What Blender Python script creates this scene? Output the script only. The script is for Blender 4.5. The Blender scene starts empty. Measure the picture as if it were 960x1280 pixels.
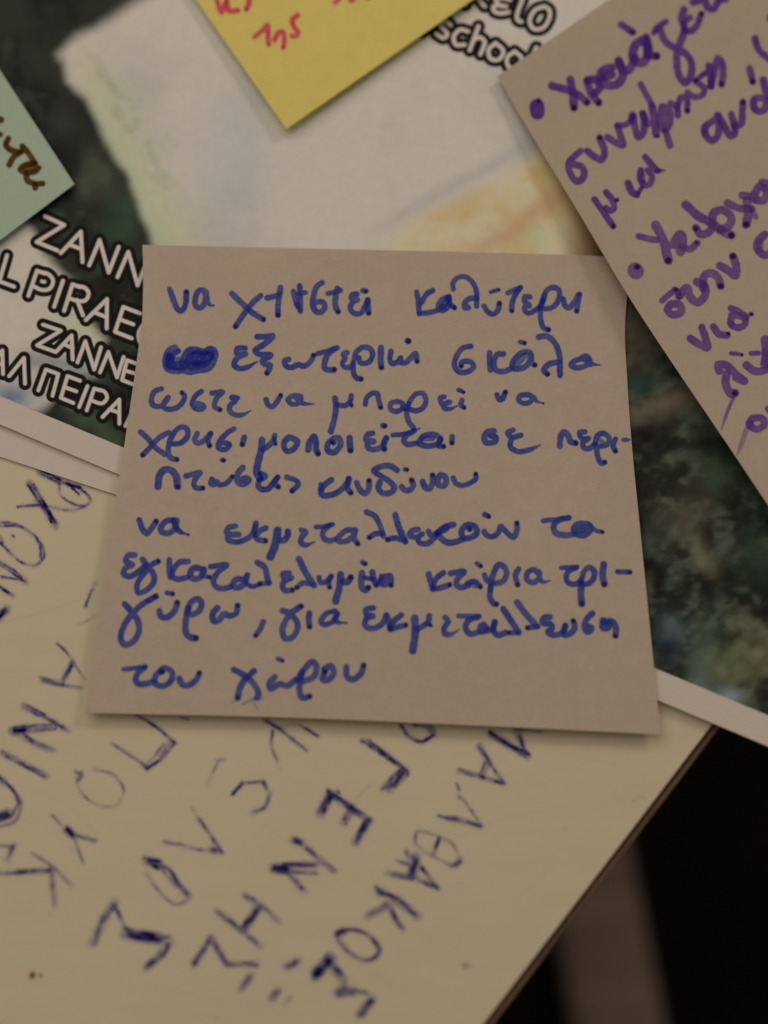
import bpy, math, random
import numpy as np

C = bpy.context.scene
rng = np.random.default_rng(7)
random.seed(7)

# ------------------------------------------------------------------ camera
W, H = 960.0, 1280.0            # the photograph's frame, used to read positions off it
FPX = 1650.0                    # focal length in those pixels
TILT = math.radians(20.5)
DIST = 0.198
ct, st = math.cos(TILT), math.sin(TILT)
CAM = np.array([0.0, -DIST * st, DIST * ct])
RIGHT = np.array([1.0, 0.0, 0.0])
UP = np.array([0.0, ct, st])
FWD = np.array([0.0, st, -ct])

cam = bpy.data.cameras.new('camera')
cam_o = bpy.data.objects.new('camera', cam)
C.collection.objects.link(cam_o)
cam_o.location = CAM.tolist()
cam_o.rotation_euler = (TILT, 0, 0)
cam.sensor_fit = 'VERTICAL'
cam.sensor_height = 36.0
cam.sensor_width = 27.0
cam.lens = 36.0 * FPX / H
cam.clip_start = 0.005
cam.clip_end = 20.0
cam.dof.use_dof = True
cam.dof.focus_distance = 0.2015
cam.dof.aperture_fstop = 8.0
C.camera = cam_o

# ------------------------------------------------------------------ light
world = bpy.data.worlds.new('World')
C.world = world
world.use_nodes = True
bg = world.node_tree.nodes['Background']
bg.inputs[0].default_value = (1.0, 0.80, 0.63, 1)
bg.inputs[1].default_value = 0.14


def area(name, loc, target, size, power, color):
    l = bpy.data.lights.new(name, 'AREA')
    l.shape = 'DISK'
    l.size = size
    l.energy = power
    l.color = color
    o = bpy.data.objects.new(name, l)
    C.collection.objects.link(o)
    o.location = loc
    d = np.array(target) - np.array(loc)
    import mathutils
    o.rotation_euler = mathutils.Vector(d.tolist()).to_track_quat('-Z', 'Y').to_euler()
    return o


area('left_falloff_fill', (-0.15, 0.17, 0.42), (-0.03, 0.03, 0.0), 0.60, 0.77, (1.0, 0.80, 0.64))  # added unseen lamp, set close so brightness falls off towards the lower right
area('right_ceiling_lamp', (0.48, 0.45, 0.52), (0.0, 0.0, 0.0), 0.22, 0.9, (1.0, 0.80, 0.64))

C.view_settings.view_transform = 'Standard'
C.view_settings.look = 'None'
C.view_settings.exposure = 0.0
C.view_settings.gamma = 1.0
C.cycles.use_denoising = True
C.cycles.transparent_max_bounces = 24
C.cycles.max_bounces = 8


# ------------------------------------------------------------------ geometry helpers
def rays(px, py):
    px = np.asarray(px, float); py = np.asarray(py, float)
    dx = (px - W / 2) / FPX
    dy = -(py - H / 2) / FPX
    return FWD + dx[..., None] * RIGHT + dy[..., None] * UP


def on_surface(px, py, h, lift=0.0):
    """where the line of sight of a photo position meets the surface z = h(x, y) + lift"""
    d = rays(px, py)
    z = np.zeros(d.shape[:-1])
    for _ in range(12):
        t = (z - CAM[2]) / d[..., 2]
        p = CAM + t[..., None] * d
        z = h(p[..., 0], p[..., 1]) + lift
    t = (z - CAM[2]) / d[..., 2]
    return CAM + t[..., None] * d


def to_photo(p):
    v = p - CAM
    zc = v @ FWD
    return W / 2 + FPX * (v @ RIGHT) / zc, H / 2 - FPX * (v @ UP) / zc


def flat(z):
    return lambda x, y: np.zeros_like(x) + z


def smooth_noise(x, y, cell, seed=0):
    """value noise, vectorised"""
    x = np.asarray(x, float) / cell; y = np.asarray(y, float) / cell
    xi = np.floor(x).astype(np.int64); yi = np.floor(y).astype(np.int64)
    fx = x - xi; fy = y - yi
    fx = fx * fx * (3 - 2 * fx); fy = fy * fy * (3 - 2 * fy)

    def hsh(a, b):
        n = (a * 374761393 + b * 668265263 + seed * 1442695041) & 0xffffffff
        n = ((n ^ (n >> 13)) * 1274126177) & 0xffffffff
        n = n ^ (n >> 16)
        return (n & 0xffff) / 65535.0
    a = hsh(xi, yi); b = hsh(xi + 1, yi); c = hsh(xi, yi + 1); d = hsh(xi + 1, yi + 1)
    return (a * (1 - fx) + b * fx) * (1 - fy) + (c * (1 - fx) + d * fx) * fy


def fbm(x, y, cell, seed=0, octaves=4):
    s = 0; amp = 1.0; tot = 0
    for k in range(octaves):
        s = s + amp * smooth_noise(x + 17.3 * k, y - 9.1 * k, cell / 2 ** k, seed + k)
        tot += amp; amp *= 0.55
    return s / tot


def sstep(a, b, x):
    t = np.clip((x - a) / (b - a), 0, 1)
    return t * t * (3 - 2 * t)


# ------------------------------------------------------------------ object helpers
def thing(name, label, cat, loc, group=None):
    o = bpy.data.objects.new(name, None)
    C.collection.objects.link(o)
    o.empty_display_size = 0.01
    o.location = [float(a) for a in loc]
    o['label'] = label
    o['category'] = cat
    if group:
        o['group'] = group
    return o


def mesh_obj(name, verts, faces, mat, parent=None, smooth=True, colors=None, face_mats=None):
    """verts in world coordinates; faces is an (n,4) array or a list"""
    verts = np.asarray(verts, float)
    if parent is not None:
        verts = verts - np.array(parent.location)
    me = bpy.data.meshes.new(name)
    me.from_pydata(verts.tolist(), [], faces.tolist() if hasattr(faces, 'tolist') else faces)
    me.update()
    if smooth:
        me.polygons.foreach_set('use_smooth', np.ones(len(me.polygons), bool))
    mats = mat if isinstance(mat, (list, tuple)) else [mat]
    for m in mats:
        me.materials.append(m)
    if face_mats is not None:
        me.polygons.foreach_set('material_index', np.asarray(face_mats, np.int32))
    if colors is not None:
        ca = me.color_attributes.new('pigment', 'FLOAT_COLOR', 'POINT')
        ca.data.foreach_set('color', np.asarray(colors, np.float32).ravel())
    o = bpy.data.objects.new(name, me)
    C.collection.objects.link(o)
    if parent is not None:
        o.parent = parent
    return o


def grid_faces(nu, nv, off=0, flip=False):
    i, j = np.meshgrid(np.arange(nu - 1), np.arange(nv - 1), indexing='ij')
    a = (i * nv + j).ravel() + off
    f = np.stack([a, a + nv, a + nv + 1, a + 1], 1)
    return f[:, ::-1] if flip else f


def sheet_mesh(name, top, thick, mat, parent):
    """top: (nu, nv, 3) points of the upper face -> a closed thin sheet"""
    nu, nv = top.shape[:2]
    du = np.gradient(top, axis=0); dv = np.gradient(top, axis=1)
    n = np.cross(du, dv)
    n /= np.linalg.norm(n, axis=-1, keepdims=True)
    if n[..., 2].mean() < 0:
        n = -n; up_flip = True
    else:
        up_flip = False
    bot = top - n * thick
    verts = np.concatenate([top.reshape(-1, 3), bot.reshape(-1, 3)])
    N = nu * nv
    faces = [grid_faces(nu, nv, 0, up_flip), grid_faces(nu, nv, N, not up_flip)]
    rim = [(i, 0) for i in range(nu)] + [(nu - 1, j) for j in range(1, nv)] + \
          [(i, nv - 1) for i in range(nu - 2, -1, -1)] + [(0, j) for j in range(nv - 2, 0, -1)]
    ids = np.array([i * nv + j for i, j in rim])
    nx = np.roll(ids, -1)
    side = np.stack([ids, ids + N, nx + N, nx], 1)
    if up_flip:
        side = side[:, ::-1]
    faces.append(side)
    o = mesh_obj(name, verts, np.concatenate(faces), mat, parent)
    me = o.data
    sm = np.ones(len(me.polygons), bool)
    sm[-len(side):] = False
    me.polygons.foreach_set('use_smooth', sm)
    onrim = np.zeros(2 * N, bool); onrim[ids] = True; onrim[ids + N] = True
    ev = np.zeros(len(me.edges) * 2, np.int32); me.edges.foreach_get('vertices', ev)
    ev = ev.reshape(-1, 2)
    att = me.attributes.new('sharp_edge', 'BOOLEAN', 'EDGE')
    att.data.foreach_set('value', onrim[ev].all(1))
    return o


def poly_param(pts, n):
    """n points spread evenly along a smooth curve through pts"""
    p = smooth_curve(pts, 0.5) if len(pts) > 2 else np.array(pts, float)
    seg = np.r_[0, np.cumsum(np.linalg.norm(np.diff(p, axis=0), axis=1))]
    t = np.linspace(0, seg[-1], n)
    return np.stack([np.interp(t, seg, p[:, 0]), np.interp(t, seg, p[:, 1])], 1)


def coons(top, right, bottom, left, n):
    """four edge curves (all running left to right / top to bottom) -> n x n photo positions"""
    c0 = poly_param(top, n); c1 = poly_param(bottom, n)
    d0 = poly_param(left, n); d1 = poly_param(right, n)
    u = np.linspace(0, 1, n)[:, None, None]; v = np.linspace(0, 1, n)[None, :, None]
    Sc = (1 - v) * c0[:, None, :] + v * c1[:, None, :]
    Sd = (1 - u) * d0[None, :, :] + u * d1[None, :, :]
    Sb = (1 - u) * (1 - v) * c0[0] + u * (1 - v) * c0[-1] + (1 - u) * v * c1[0] + u * v * c1[-1]
    return Sc + Sd - Sb


def smooth_curve(pts, step):
    """centripetal Catmull-Rom through pts, sampled about every `step`"""
    p = np.array(pts, float)
    if len(p) == 1:
        return p
    keep = np.r_[True, np.linalg.norm(np.diff(p, axis=0), axis=1) > 1e-6]
    p = p[keep]
    if len(p) < 3:
        n = max(2, int(np.linalg.norm(p[-1] - p[0]) / step) + 1)
        return p[0] + (p[-1] - p[0]) * np.linspace(0, 1, n)[:, None] if len(p) > 1 else p
    P = np.vstack([2 * p[0] - p[1], p, 2 * p[-1] - p[-2]])
    out = []
    for i in range(len(p) - 1):
        p0, p1, p2, p3 = P[i:i + 4]
        t0 = 0; t1 = np.linalg.norm(p1 - p0) ** .5
        t2 = t1 + np.linalg.norm(p2 - p1) ** .5
        t3 = t2 + np.linalg.norm(p3 - p2) ** .5
        n = max(2, int(np.linalg.norm(p2 - p1) / step) + 1)
        t = np.linspace(t1, t2, n, endpoint=False)[:, None]
        A1 = (t1 - t) / (t1 - t0) * p0 + (t - t0) / (t1 - t0) * p1
        A2 = (t2 - t) / (t2 - t1) * p1 + (t - t1) / (t2 - t1) * p2
        A3 = (t3 - t) / (t3 - t2) * p2 + (t - t2) / (t3 - t2) * p3
        B1 = (t2 - t) / (t2 - t0) * A1 + (t - t0) / (t2 - t0) * A2
        B2 = (t3 - t) / (t3 - t1) * A2 + (t - t1) / (t3 - t1) * A3
        out.append((t2 - t) / (t2 - t1) * B1 + (t - t1) / (t2 - t1) * B2)
    out.append(p[-1:])
    return np.vstack(out)


def straight_curve(pts, step):
    p = np.array(pts, float)
    out = []
    for a, b in zip(p[:-1], p[1:]):
        n = max(2, int(np.linalg.norm(b - a) / step) + 1)
        out.append(a + (b - a) * np.linspace(0, 1, n, endpoint=False)[:, None])
    out.append(p[-1:])
    return np.vstack(out)


# ------------------------------------------------------------------ pen strokes
# A block of strokes: (origin x, origin y, scale, default width, [strokes]).
# A stroke is 'x,y x,y ...' in the block's own units; 'w40;' sets its width, 'f.4;' its
# ink strength, a trailing '*' leaves a dark dot where the pen stopped, '>' tapers off.
def parse(block):
    x0, y0, s, w0, strokes = block
    out = []
    for t in strokes:
        w, f, dot, tap = w0, 1.0, False, False
        t = t.strip()
        while ';' in t:
            head, t = t.split(';', 1)
            head = head.strip()
            if head[0] == 'w': w = float(head[1:])
            if head[0] == 'f': f = float(head[1:])
        while t and t[-1] in '*>':
            if t[-1] == '*': dot = True
            if t[-1] == '>': tap = True
            t = t[:-1].strip()
        pts = [tuple(float(a) for a in q.split(',')) for q in t.split()]
        pts = [(x0 + a / s, y0 + b / s) for a, b in pts]
        out.append(dict(pts=pts, w=w / s, f=f, dot=dot, tap=tap))
    return out


class Ink:
    """ink laid down by strokes, as a fine patch of cells that only exists where there is ink"""

    def __init__(self, x0, y0, x1, y1, step):
        self.x = np.arange(x0, x1 + step, step)
        self.y = np.arange(y0, y1 + step, step)
        self.step = step
        self.D = np.zeros((len(self.x), len(self.y)))      # ink
        self.K = np.zeros_like(self.D)                     # pooled, darker ink

    def window(self, p, r):
        i0 = max(0, int((p[:, 0].min() - r - self.x[0]) / self.step) - 1)
        i1 = min(len(self.x), int((p[:, 0].max() + r - self.x[0]) / self.step) + 3)
        j0 = max(0, int((p[:, 1].min() - r - self.y[0]) / self.step) - 1)
        j1 = min(len(self.y), int((p[:, 1].max() + r - self.y[0]) / self.step) + 3)
        return i0, i1, j0, j1

    def dist(self, p, rad, r):
        i0, i1, j0, j1 = self.window(p, r)
        if i1 <= i0 or j1 <= j0:
            return None
        gx = self.x[i0:i1][:, None]; gy = self.y[j0:j1][None, :]
        best = np.full((i1 - i0, j1 - j0), 1e9); where = np.zeros(best.shape, int)
        for k in range(len(p)):
            d = np.hypot(gx - p[k, 0], gy - p[k, 1]) - rad[k]
            m = d < best
            best[m] = d[m]; where[m] = k
        return (i0, i1, j0, j1), best, where

    def stroke(self, s, soft=0.7, overlap=0.38, seed=0, ragged=0.0, wear=0.0, sharp=False):
        p = straight_curve(s['pts'], 0.6) if sharp else smooth_curve(s['pts'], 0.6)
        n = len(p)
        r0 = s['w'] / 2
        t = np.linspace(0, 1, n)
        rad = np.full(n, r0)
        if not sharp:
            k = smooth_noise(np.arange(n) * 0.6, np.full(n, seed * 3.7), 6.0, seed)
            rad = rad * (0.93 + 0.14 * k)
        if s['tap'] and n > 4:
            L = min(0.6, 16.0 / max(n * 0.6, 1))
            rad = rad * (1 - 0.72 * sstep(1 - L, 1, t))
        got = self.dist(p, rad, r0 + 3)
        if got is None:
            return
        (i0, i1, j0, j1), d, where = got
        gx = self.x[i0:i1][:, None] + 0 * d; gy = self.y[j0:j1][None, :] + 0 * d
        if ragged:
            d = d + ragged * (fbm(gx, gy, 1.8, seed, 2) - 0.5)
        cov = 1 - sstep(-soft, soft, d)
        dens = s['f'] * cov
        if wear:                                            # dry, broken ballpoint line
            brk = fbm(gx, gy, 9.0, seed + 5, 3)
            along = smooth_noise(where * 0.6, 0 * where, 11.0, seed + 9)
            dens = dens * np.clip(1 - wear * (1.5 * brk + 0.9 * along - 0.62), 0.15, 1.3)
        else:                                               # felt pen: a touch stronger at the rim
            rim = np.exp(-((d + 0.9) / 0.8) ** 2)
            dens = dens * (0.90 + 0.10 * rim + 0.45 * (fbm(gx, gy, 3.2, seed, 3) - 0.5))
            dens = dens * (0.86 + 0.28 * smooth_noise(where * 0.6, 0 * where, 16.0, seed + 2))
        old = self.D[i0:i1, j0:j1]
        self.D[i0:i1, j0:j1] = np.maximum(old, dens) + overlap * np.minimum(old, dens)
        if s['dot']:
            self.blot(s['pts'][-1], r0 * (0.72 if not s['tap'] else 0.35), seed)

    def blot(self, c, r, seed=0, k=1.0):
        p = np.array([c, (c[0] + 0.5, c[1] + 0.3)])
        got = self.dist(p, np.array([r, r * .9]), r + 3)
        if got is None:
            return
        (i0, i1, j0, j1), d, where = got
        gx = self.x[i0:i1][:, None] + 0 * d; gy = self.y[j0:j1][None, :] + 0 * d
        d = d + 0.9 * (fbm(gx, gy, 2.2, seed + 3, 2) - 0.5)
        cov = k * (1 - sstep(-0.9, 0.9, d))
        self.K[i0:i1, j0:j1] = np.maximum(self.K[i0:i1, j0:j1], cov)
        self.D[i0:i1, j0:j1] = np.maximum(self.D[i0:i1, j0:j1], cov)

    def build(self, name, h, lift, T, Tk, mat, parent, keep=None):
        D, K = self.D, self.K
        if keep is not None:
            D = D * keep(self.x[:, None] + 0 * D, self.y[None, :] + 0 * D)
        on = D > 0.012
        cell = on[:-1, :-1] | on[1:, :-1] | on[:-1, 1:] | on[1:, 1:]
        ii, jj = np.nonzero(cell)
        if len(ii) == 0:
            return None
        nv = len(self.y)
        a = ii * nv + jj
        f = np.stack([a, a + 1, a + nv + 1, a + nv], 1)
        used, inv = np.unique(f.ravel(), return_inverse=True)
        f = inv.reshape(-1, 4)
        vi, vj = used // nv, used % nv
        P = on_surface(self.x[vi], self.y[vj], h, lift)
        T = np.array(T)[None]; Tk = np.array(Tk)[None]
        dd = D[vi, vj][:, None]; kk = K[vi, vj][:, None]
        col = T ** dd
        col = col * (1 - kk * 0.9) + (col * Tk) * kk * 0.9
        col = np.concatenate([col, np.ones((len(col), 1))], 1)
        return mesh_obj(name, P, f, mat, parent, smooth=True, colors=col)


# ------------------------------------------------------------------ materials
def new_mat(name):
    m = bpy.data.materials.new(name)
    m.use_nodes = True
    nt = m.node_tree
    return m, nt, nt.nodes, nt.links, nt.nodes['Principled BSDF']


def paper_mat(name, color, rough=0.85, spec=0.25, mottle=0.05, bump=0.12, translucent=0.0, fibre=1500):
    m, nt, N, L, b = new_mat(name)
    tc = N.new('ShaderNodeTexCoord')
    n1 = N.new('ShaderNodeTexNoise'); n1.inputs['Scale'].default_value = 60; n1.inputs['Detail'].default_value = 6
    n2 = N.new('ShaderNodeTexNoise'); n2.inputs['Scale'].default_value = fibre; n2.inputs['Detail'].default_value = 4
    n3 = N.new('ShaderNodeTexNoise'); n3.inputs['Scale'].default_value = 420; n3.inputs['Detail'].default_value = 3
    for n in (n1, n2, n3):
        L.new(tc.outputs['Object'], n.inputs['Vector'])
    ad = N.new('ShaderNodeMath'); ad.operation = 'ADD'
    L.new(n1.outputs['Fac'], ad.inputs[0]); L.new(n3.outputs['Fac'], ad.inputs[1])
    ad2 = N.new('ShaderNodeMath'); ad2.operation = 'ADD'
    L.new(ad.outputs[0], ad2.inputs[0]); L.new(n2.outputs['Fac'], ad2.inputs[1])
    mr = N.new('ShaderNodeMapRange')
    mr.inputs['From Min'].default_value = 0.9; mr.inputs['From Max'].default_value = 2.1
    mr.inputs['To Min'].default_value = 1 - mottle; mr.inputs['To Max'].default_value = 1 + mottle
    L.new(ad2.outputs[0], mr.inputs['Value'])
    mx = N.new('ShaderNodeVectorMath'); mx.operation = 'SCALE'
    mx.inputs[0].default_value = color
    L.new(mr.outputs[0], mx.inputs['Scale'])
    L.new(mx.outputs[0], b.inputs['Base Color'])
    b.inputs['Roughness'].default_value = rough
    b.inputs['Specular IOR Level'].default_value = spec
    bp = N.new('ShaderNodeBump'); bp.inputs['Strength'].default_value = bump; bp.inputs['Distance'].default_value = 0.0002
    L.new(n2.outputs['Fac'], bp.inputs['Height'])
    L.new(bp.outputs[0], b.inputs['Normal'])
    return m


def ink_mat(name):
    """a stain: it only takes light away from the paper under it"""
    m, nt, N, L, b = new_mat(name)
    at = N.new('ShaderNodeVertexColor'); at.layer_name = 'pigment'
    tr = N.new('ShaderNodeBsdfTransparent')
    L.new(at.outputs['Color'], tr.inputs['Color'])
    L.new(tr.outputs[0], N['Material Output'].inputs['Surface'])
    N.remove(b)
    return m


def print_mat(name, rough=0.55, spec=0.14, alpha=False, grain=0.0):
    m, nt, N, L, b = new_mat(name)
    at = N.new('ShaderNodeVertexColor'); at.layer_name = 'pigment'
    src = at.outputs['Color']
    if grain:
        tc = N.new('ShaderNodeTexCoord')
        n = N.new('ShaderNodeTexNoise'); n.inputs['Scale'].default_value = 700; n.inputs['Detail'].default_value = 5
        L.new(tc.outputs['Object'], n.inputs['Vector'])
        mr = N.new('ShaderNodeMapRange')
        mr.inputs['From Min'].default_value = 0.25; mr.inputs['From Max'].default_value = 0.75
        mr.inputs['To Min'].default_value = 1 - grain; mr.inputs['To Max'].default_value = 1 + grain
        L.new(n.outputs['Fac'], mr.inputs['Value'])
        mx = N.new('ShaderNodeVectorMath'); mx.operation = 'SCALE'
        L.new(src, mx.inputs[0]); L.new(mr.outputs[0], mx.inputs['Scale'])
        src = mx.outputs[0]
    L.new(src, b.inputs['Base Color'])
    if alpha:
        L.new(at.outputs['Alpha'], b.inputs['Alpha'])
    b.inputs['Roughness'].default_value = rough
    b.inputs['Specular IOR Level'].default_value = spec
    return m


def plain_mat(name, color, rough=0.6, spec=0.3, noise=0.1, scale=40, stretch=(1, 1, 1), bump=0.0):
    m, nt, N, L, b = new_mat(name)
    tc = N.new('ShaderNodeTexCoord')
    mp = N.new('ShaderNodeMapping'); mp.inputs['Scale'].default_value = stretch
    n = N.new('ShaderNodeTexNoise'); n.inputs['Scale'].default_value = scale; n.inputs['Detail'].default_value = 6
    L.new(tc.outputs['Object'], mp.inputs['Vector']); L.new(mp.outputs[0], n.inputs['Vector'])
    mr = N.new('ShaderNodeMapRange')
    mr.inputs['From Min'].default_value = 0.25; mr.inputs['From Max'].default_value = 0.75
    mr.inputs['To Min'].default_value = 1 - noise; mr.inputs['To Max'].default_value = 1 + noise
    L.new(n.outputs['Fac'], mr.inputs['Value'])
    mx = N.new('ShaderNodeVectorMath'); mx.operation = 'SCALE'
    mx.inputs[0].default_value = color
    L.new(mr.outputs[0], mx.inputs['Scale'])
    L.new(mx.outputs[0], b.inputs['Base Color'])
    b.inputs['Roughness'].default_value = rough
    b.inputs['Specular IOR Level'].default_value = spec
    if bump:
        bp = N.new('ShaderNodeBump'); bp.inputs['Strength'].default_value = bump; bp.inputs['Distance'].default_value = 0.0003
        L.new(n.outputs['Fac'], bp.inputs['Height']); L.new(bp.outputs[0], b.inputs['Normal'])
    return m


def laminate_mat(name, color):
    m, nt, N, L, b = new_mat(name)
    tc = N.new('ShaderNodeTexCoord')
    big = N.new('ShaderNodeTexNoise'); big.inputs['Scale'].default_value = 22; big.inputs['Detail'].default_value = 5
    fine = N.new('ShaderNodeTexNoise'); fine.inputs['Scale'].default_value = 900; fine.inputs['Detail'].default_value = 3
    smear = N.new('ShaderNodeTexNoise'); smear.inputs['Scale'].default_value = 70; smear.inputs['Detail'].default_value = 6
    mp = N.new('ShaderNodeMapping'); mp.inputs['Rotation'].default_value = (0, 0, 0.7); mp.inputs['Scale'].default_value = (1, 4, 1)
    L.new(tc.outputs['Object'], mp.inputs['Vector']); L.new(mp.outputs[0], smear.inputs['Vector'])
    L.new(tc.outputs['Object'], big.inputs['Vector']); L.new(tc.outputs['Object'], fine.inputs['Vector'])
    a = N.new('ShaderNodeMath'); a.operation = 'ADD'
    L.new(big.outputs['Fac'], a.inputs[0]); L.new(smear.outputs['Fac'], a.inputs[1])
    r = N.new('ShaderNodeValToRGB')
    r.color_ramp.elements[0].position = 0.36
    r.color_ramp.elements[0].color = (color[0] * 0.965, color[1] * 0.962, color[2] * 0.95, 1)
    r.color_ramp.elements[1].position = 0.64
    r.color_ramp.elements[1].color = (color[0] * 1.02, color[1] * 1.02, color[2] * 1.025, 1)
    hv = N.new('ShaderNodeMath'); hv.operation = 'MULTIPLY'; hv.inputs[1].default_value = 0.5
    L.new(a.outputs[0], hv.inputs[0]); L.new(hv.outputs[0], r.inputs['Fac'])
    L.new(r.outputs['Color'], b.inputs['Base Color'])
    rr = N.new('ShaderNodeMapRange')
    rr.inputs['To Min'].default_value = 0.42; rr.inputs['To Max'].default_value = 0.62
    L.new(smear.outputs['Fac'], rr.inputs['Value']); L.new(rr.outputs[0], b.inputs['Roughness'])
    b.inputs['Specular IOR Level'].default_value = 0.3
    bp = N.new('ShaderNodeBump'); bp.inputs['Strength'].default_value = 0.05; bp.inputs['Distance'].default_value = 0.0002
    L.new(fine.outputs['Fac'], bp.inputs['Height']); L.new(bp.outputs[0], b.inputs['Normal'])
    return m


M_LAM = laminate_mat('cream_laminate', (0.76, 0.74, 0.565))
M_BAND = plain_mat('brown_edge_band', (0.055, 0.028, 0.015), 0.5, 0.3, 0.25, 120)
M_LIP = plain_mat('worn_edge_lip', (0.21, 0.14, 0.09), 0.6, 0.3, 0.25, 160)
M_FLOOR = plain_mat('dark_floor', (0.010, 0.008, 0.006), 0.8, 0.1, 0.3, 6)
M_WOOD = plain_mat('brown_wood', (0.31, 0.245, 0.21), 0.7, 0.2, 0.25, 14, (1, 6, 1))
M_WHITE = paper_mat('white_paper', (0.79, 0.77, 0.74), mottle=0.025)
M_NOTE = paper_mat('pale_pink_paper', (0.60, 0.54, 0.46), mottle=0.075, bump=0.35)
M_NOTE2 = paper_mat('pale_grey_pink_paper', (0.555, 0.505, 0.425), mottle=0.075, bump=0.35)
M_YELLOW = paper_mat('yellow_paper', (0.90, 0.83, 0.26), mottle=0.06, bump=0.3)
M_MINT = paper_mat('mint_paper', (0.48, 0.67, 0.58), mottle=0.06, bump=0.3)
M_PICTURE = print_mat('printed_picture', spec=0.09, grain=0.035)
M_LETTER = print_mat('printed_letters', spec=0.09, alpha=True)
M_BLUE = ink_mat('blue_felt_ink')
M_PURPLE = ink_mat('purple_felt_ink')
M_RED = ink_mat('red_felt_ink')
M_BROWN = ink_mat('brown_felt_ink')
M_BALL = ink_mat('ballpoint_ink')
M_SPECK = plain_mat('dried_speck', (0.26, 0.10, 0.035), 0.7, 0.2, 0.3, 900)

# ------------------------------------------------------------------ the table
edge_px = [(888, 908), (604, 1280)]
e = on_surface([p[0] for p in edge_px], [p[1] for p in edge_px], flat(0.0))
eA = e[0]
eu = (e[1] - e[0]); eu /= np.linalg.norm(eu)             # along the table's edge, towards the viewer
en = np.array([-eu[1], eu[0], 0.0])                      # outwards from the table
if en[0] < 0:
    en = -en
u0, u1, depth, thick = -0.55, 0.65, 0.70, 0.025

table = thing('table', 'cream laminate table top covered in blue ballpoint capitals', 'table', (0, 0, 0))


def prism(profile, ua, ub, name, mat, parent):
    """profile: (outward, z) points; swept along the table's edge"""
    n = len(profile)
    v = []
    for u in (ua, ub):
        for o, z in profile:
            v.append(eA + eu * u + en * o + np.array([0, 0, z]))
    f = [[i, (i + 1) % n, n + (i + 1) % n, n + i] for i in range(n)]
    f += [list(range(n))[::-1], list(range(n, 2 * n))]
    return mesh_obj(name, v, f, mat, parent, smooth=False)


prism([(-depth, 0), (0, 0), (0, -thick), (-depth, -thick)], u0, u1, 'tabletop', M_LAM, table)
# dark glue line and band along the front edge, with a worn rounded lip
prism([(0.00002, -0.00008), (0.00055, -0.00016), (0.00055, -thick), (0.00002, -thick)], u0, u1, 'edge_band', M_BAND, table)
arc = [(0.00057 + 0.0006 * math.sin(a), -0.0009 + 0.0006 * math.cos(a)) for a in [math.radians(k * 9) for k in range(11)]]
prism(arc + [(0.00117, -thick), (0.00057, -thick)], u0, u1, 'edge_lip', M_LIP, table)

# ------------------------------------------------------------------ floor and what stands on it
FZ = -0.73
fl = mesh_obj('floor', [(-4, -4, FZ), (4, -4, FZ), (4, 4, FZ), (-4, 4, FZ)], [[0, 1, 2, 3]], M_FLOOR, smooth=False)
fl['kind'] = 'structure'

bz = FZ + 0.045
bA = on_surface([736, 777], [1030, 1300], flat(bz))
bd = bA[1] - bA[0]; bd /= np.linalg.norm(bd)
bn = np.array([-bd[1], bd[0], 0])
bw = 0.0275
mid = (bA[0] + bA[1]) / 2
bar = thing('wooden_bar', 'brown wooden bar lying in the dark below the edge of the cream table', 'bar', (mid[0], mid[1], FZ))
prof = []
for k in range(20):
    a = 2 * math.pi * k / 20
    cx, cz = math.cos(a), math.sin(a)
    q = 0.35
    sx = math.copysign(abs(cx) ** q, cx); sz = math.copysign(abs(cz) ** q, cz)
    prof.append((sx * bw, FZ + 0.0225 + sz * 0.0225))
v = []
for u in np.linspace(-0.30, 0.34, 24):
    c = mid + bd * u + bn * 0.004 * math.sin(u * 9)
    for o, z in prof:
        p = c + bn * o
        v.append((p[0], p[1], z))
f = []
for i in range(23):
    for k in range(20):
        a = i * 20 + k; b2 = i * 20 + (k + 1) % 20
        f.append([a, b2, b2 + 20, a + 20])
f.append(list(range(20))[::-1]); f.append(list(range(23 * 20, 24 * 20)))
mesh_obj('beam', v, f, M_WOOD, bar)

# ------------------------------------------------------------------ papers under the notes
pe = on_surface([0, 960], [531, 934], flat(0.0008))
pu = pe[1] - pe[0]; pu /= np.linalg.norm(pu)              # along the poster's lower edge
pv = np.array([-pu[1], pu[0], 0.0])                       # up the poster
pO = pe[0] - pu * 0.10
PW, PH = 0.297, 0.210


def poster_h(x, y):
    v = (x - pO[0]) * pv[0] + (y - pO[1]) * pv[1]
    u = (x - pO[0]) * pu[0] + (y - pO[1]) * pu[1]
    return 0.0009 + 0.0002 * np.exp(-(np.clip(v, 0, 1) / 0.03) ** 2) + 0.00015 * np.sin(u * 38 + v * 21)


def rect_sheet(name, O, du, dv, w, h, hf, nu, nv, mat, parent, thick=0.0001):
    a, b = np.meshgrid(np.linspace(0, w, nu), np.linspace(0, h, nv), indexing='ij')
    P = O + a[..., None] * du + b[..., None] * dv
    P[..., 2] = hf(P[..., 0], P[..., 1])
    return sheet_mesh(name, P, thick, mat, parent)


# the white sheet that peeks out below the poster
se = on_surface([0, 146], [571, 619], flat(0.0003))
su = se[1] - se[0]; su /= np.linalg.norm(su)
sv = np.array([-su[1], su[0], 0.0])
sO = se[0] - su * 0.16


def under_h(x, y):
    v = (x - sO[0]) * sv[0] + (y - sO[1]) * sv[1]
    return 0.00030 + 0.0001 * np.exp(-(np.clip(v, 0, 1) / 0.006) ** 2)


under = thing('paper_sheet', 'plain white paper sheet peeking out from under the poster', 'paper', (sO + su * 0.15 + sv * 0.1).tolist()[:2] + [0.0001])
rect_sheet('sheet', sO, su, sv, 0.297, 0.200, under_h, 90, 60, M_WHITE, under)

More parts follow.
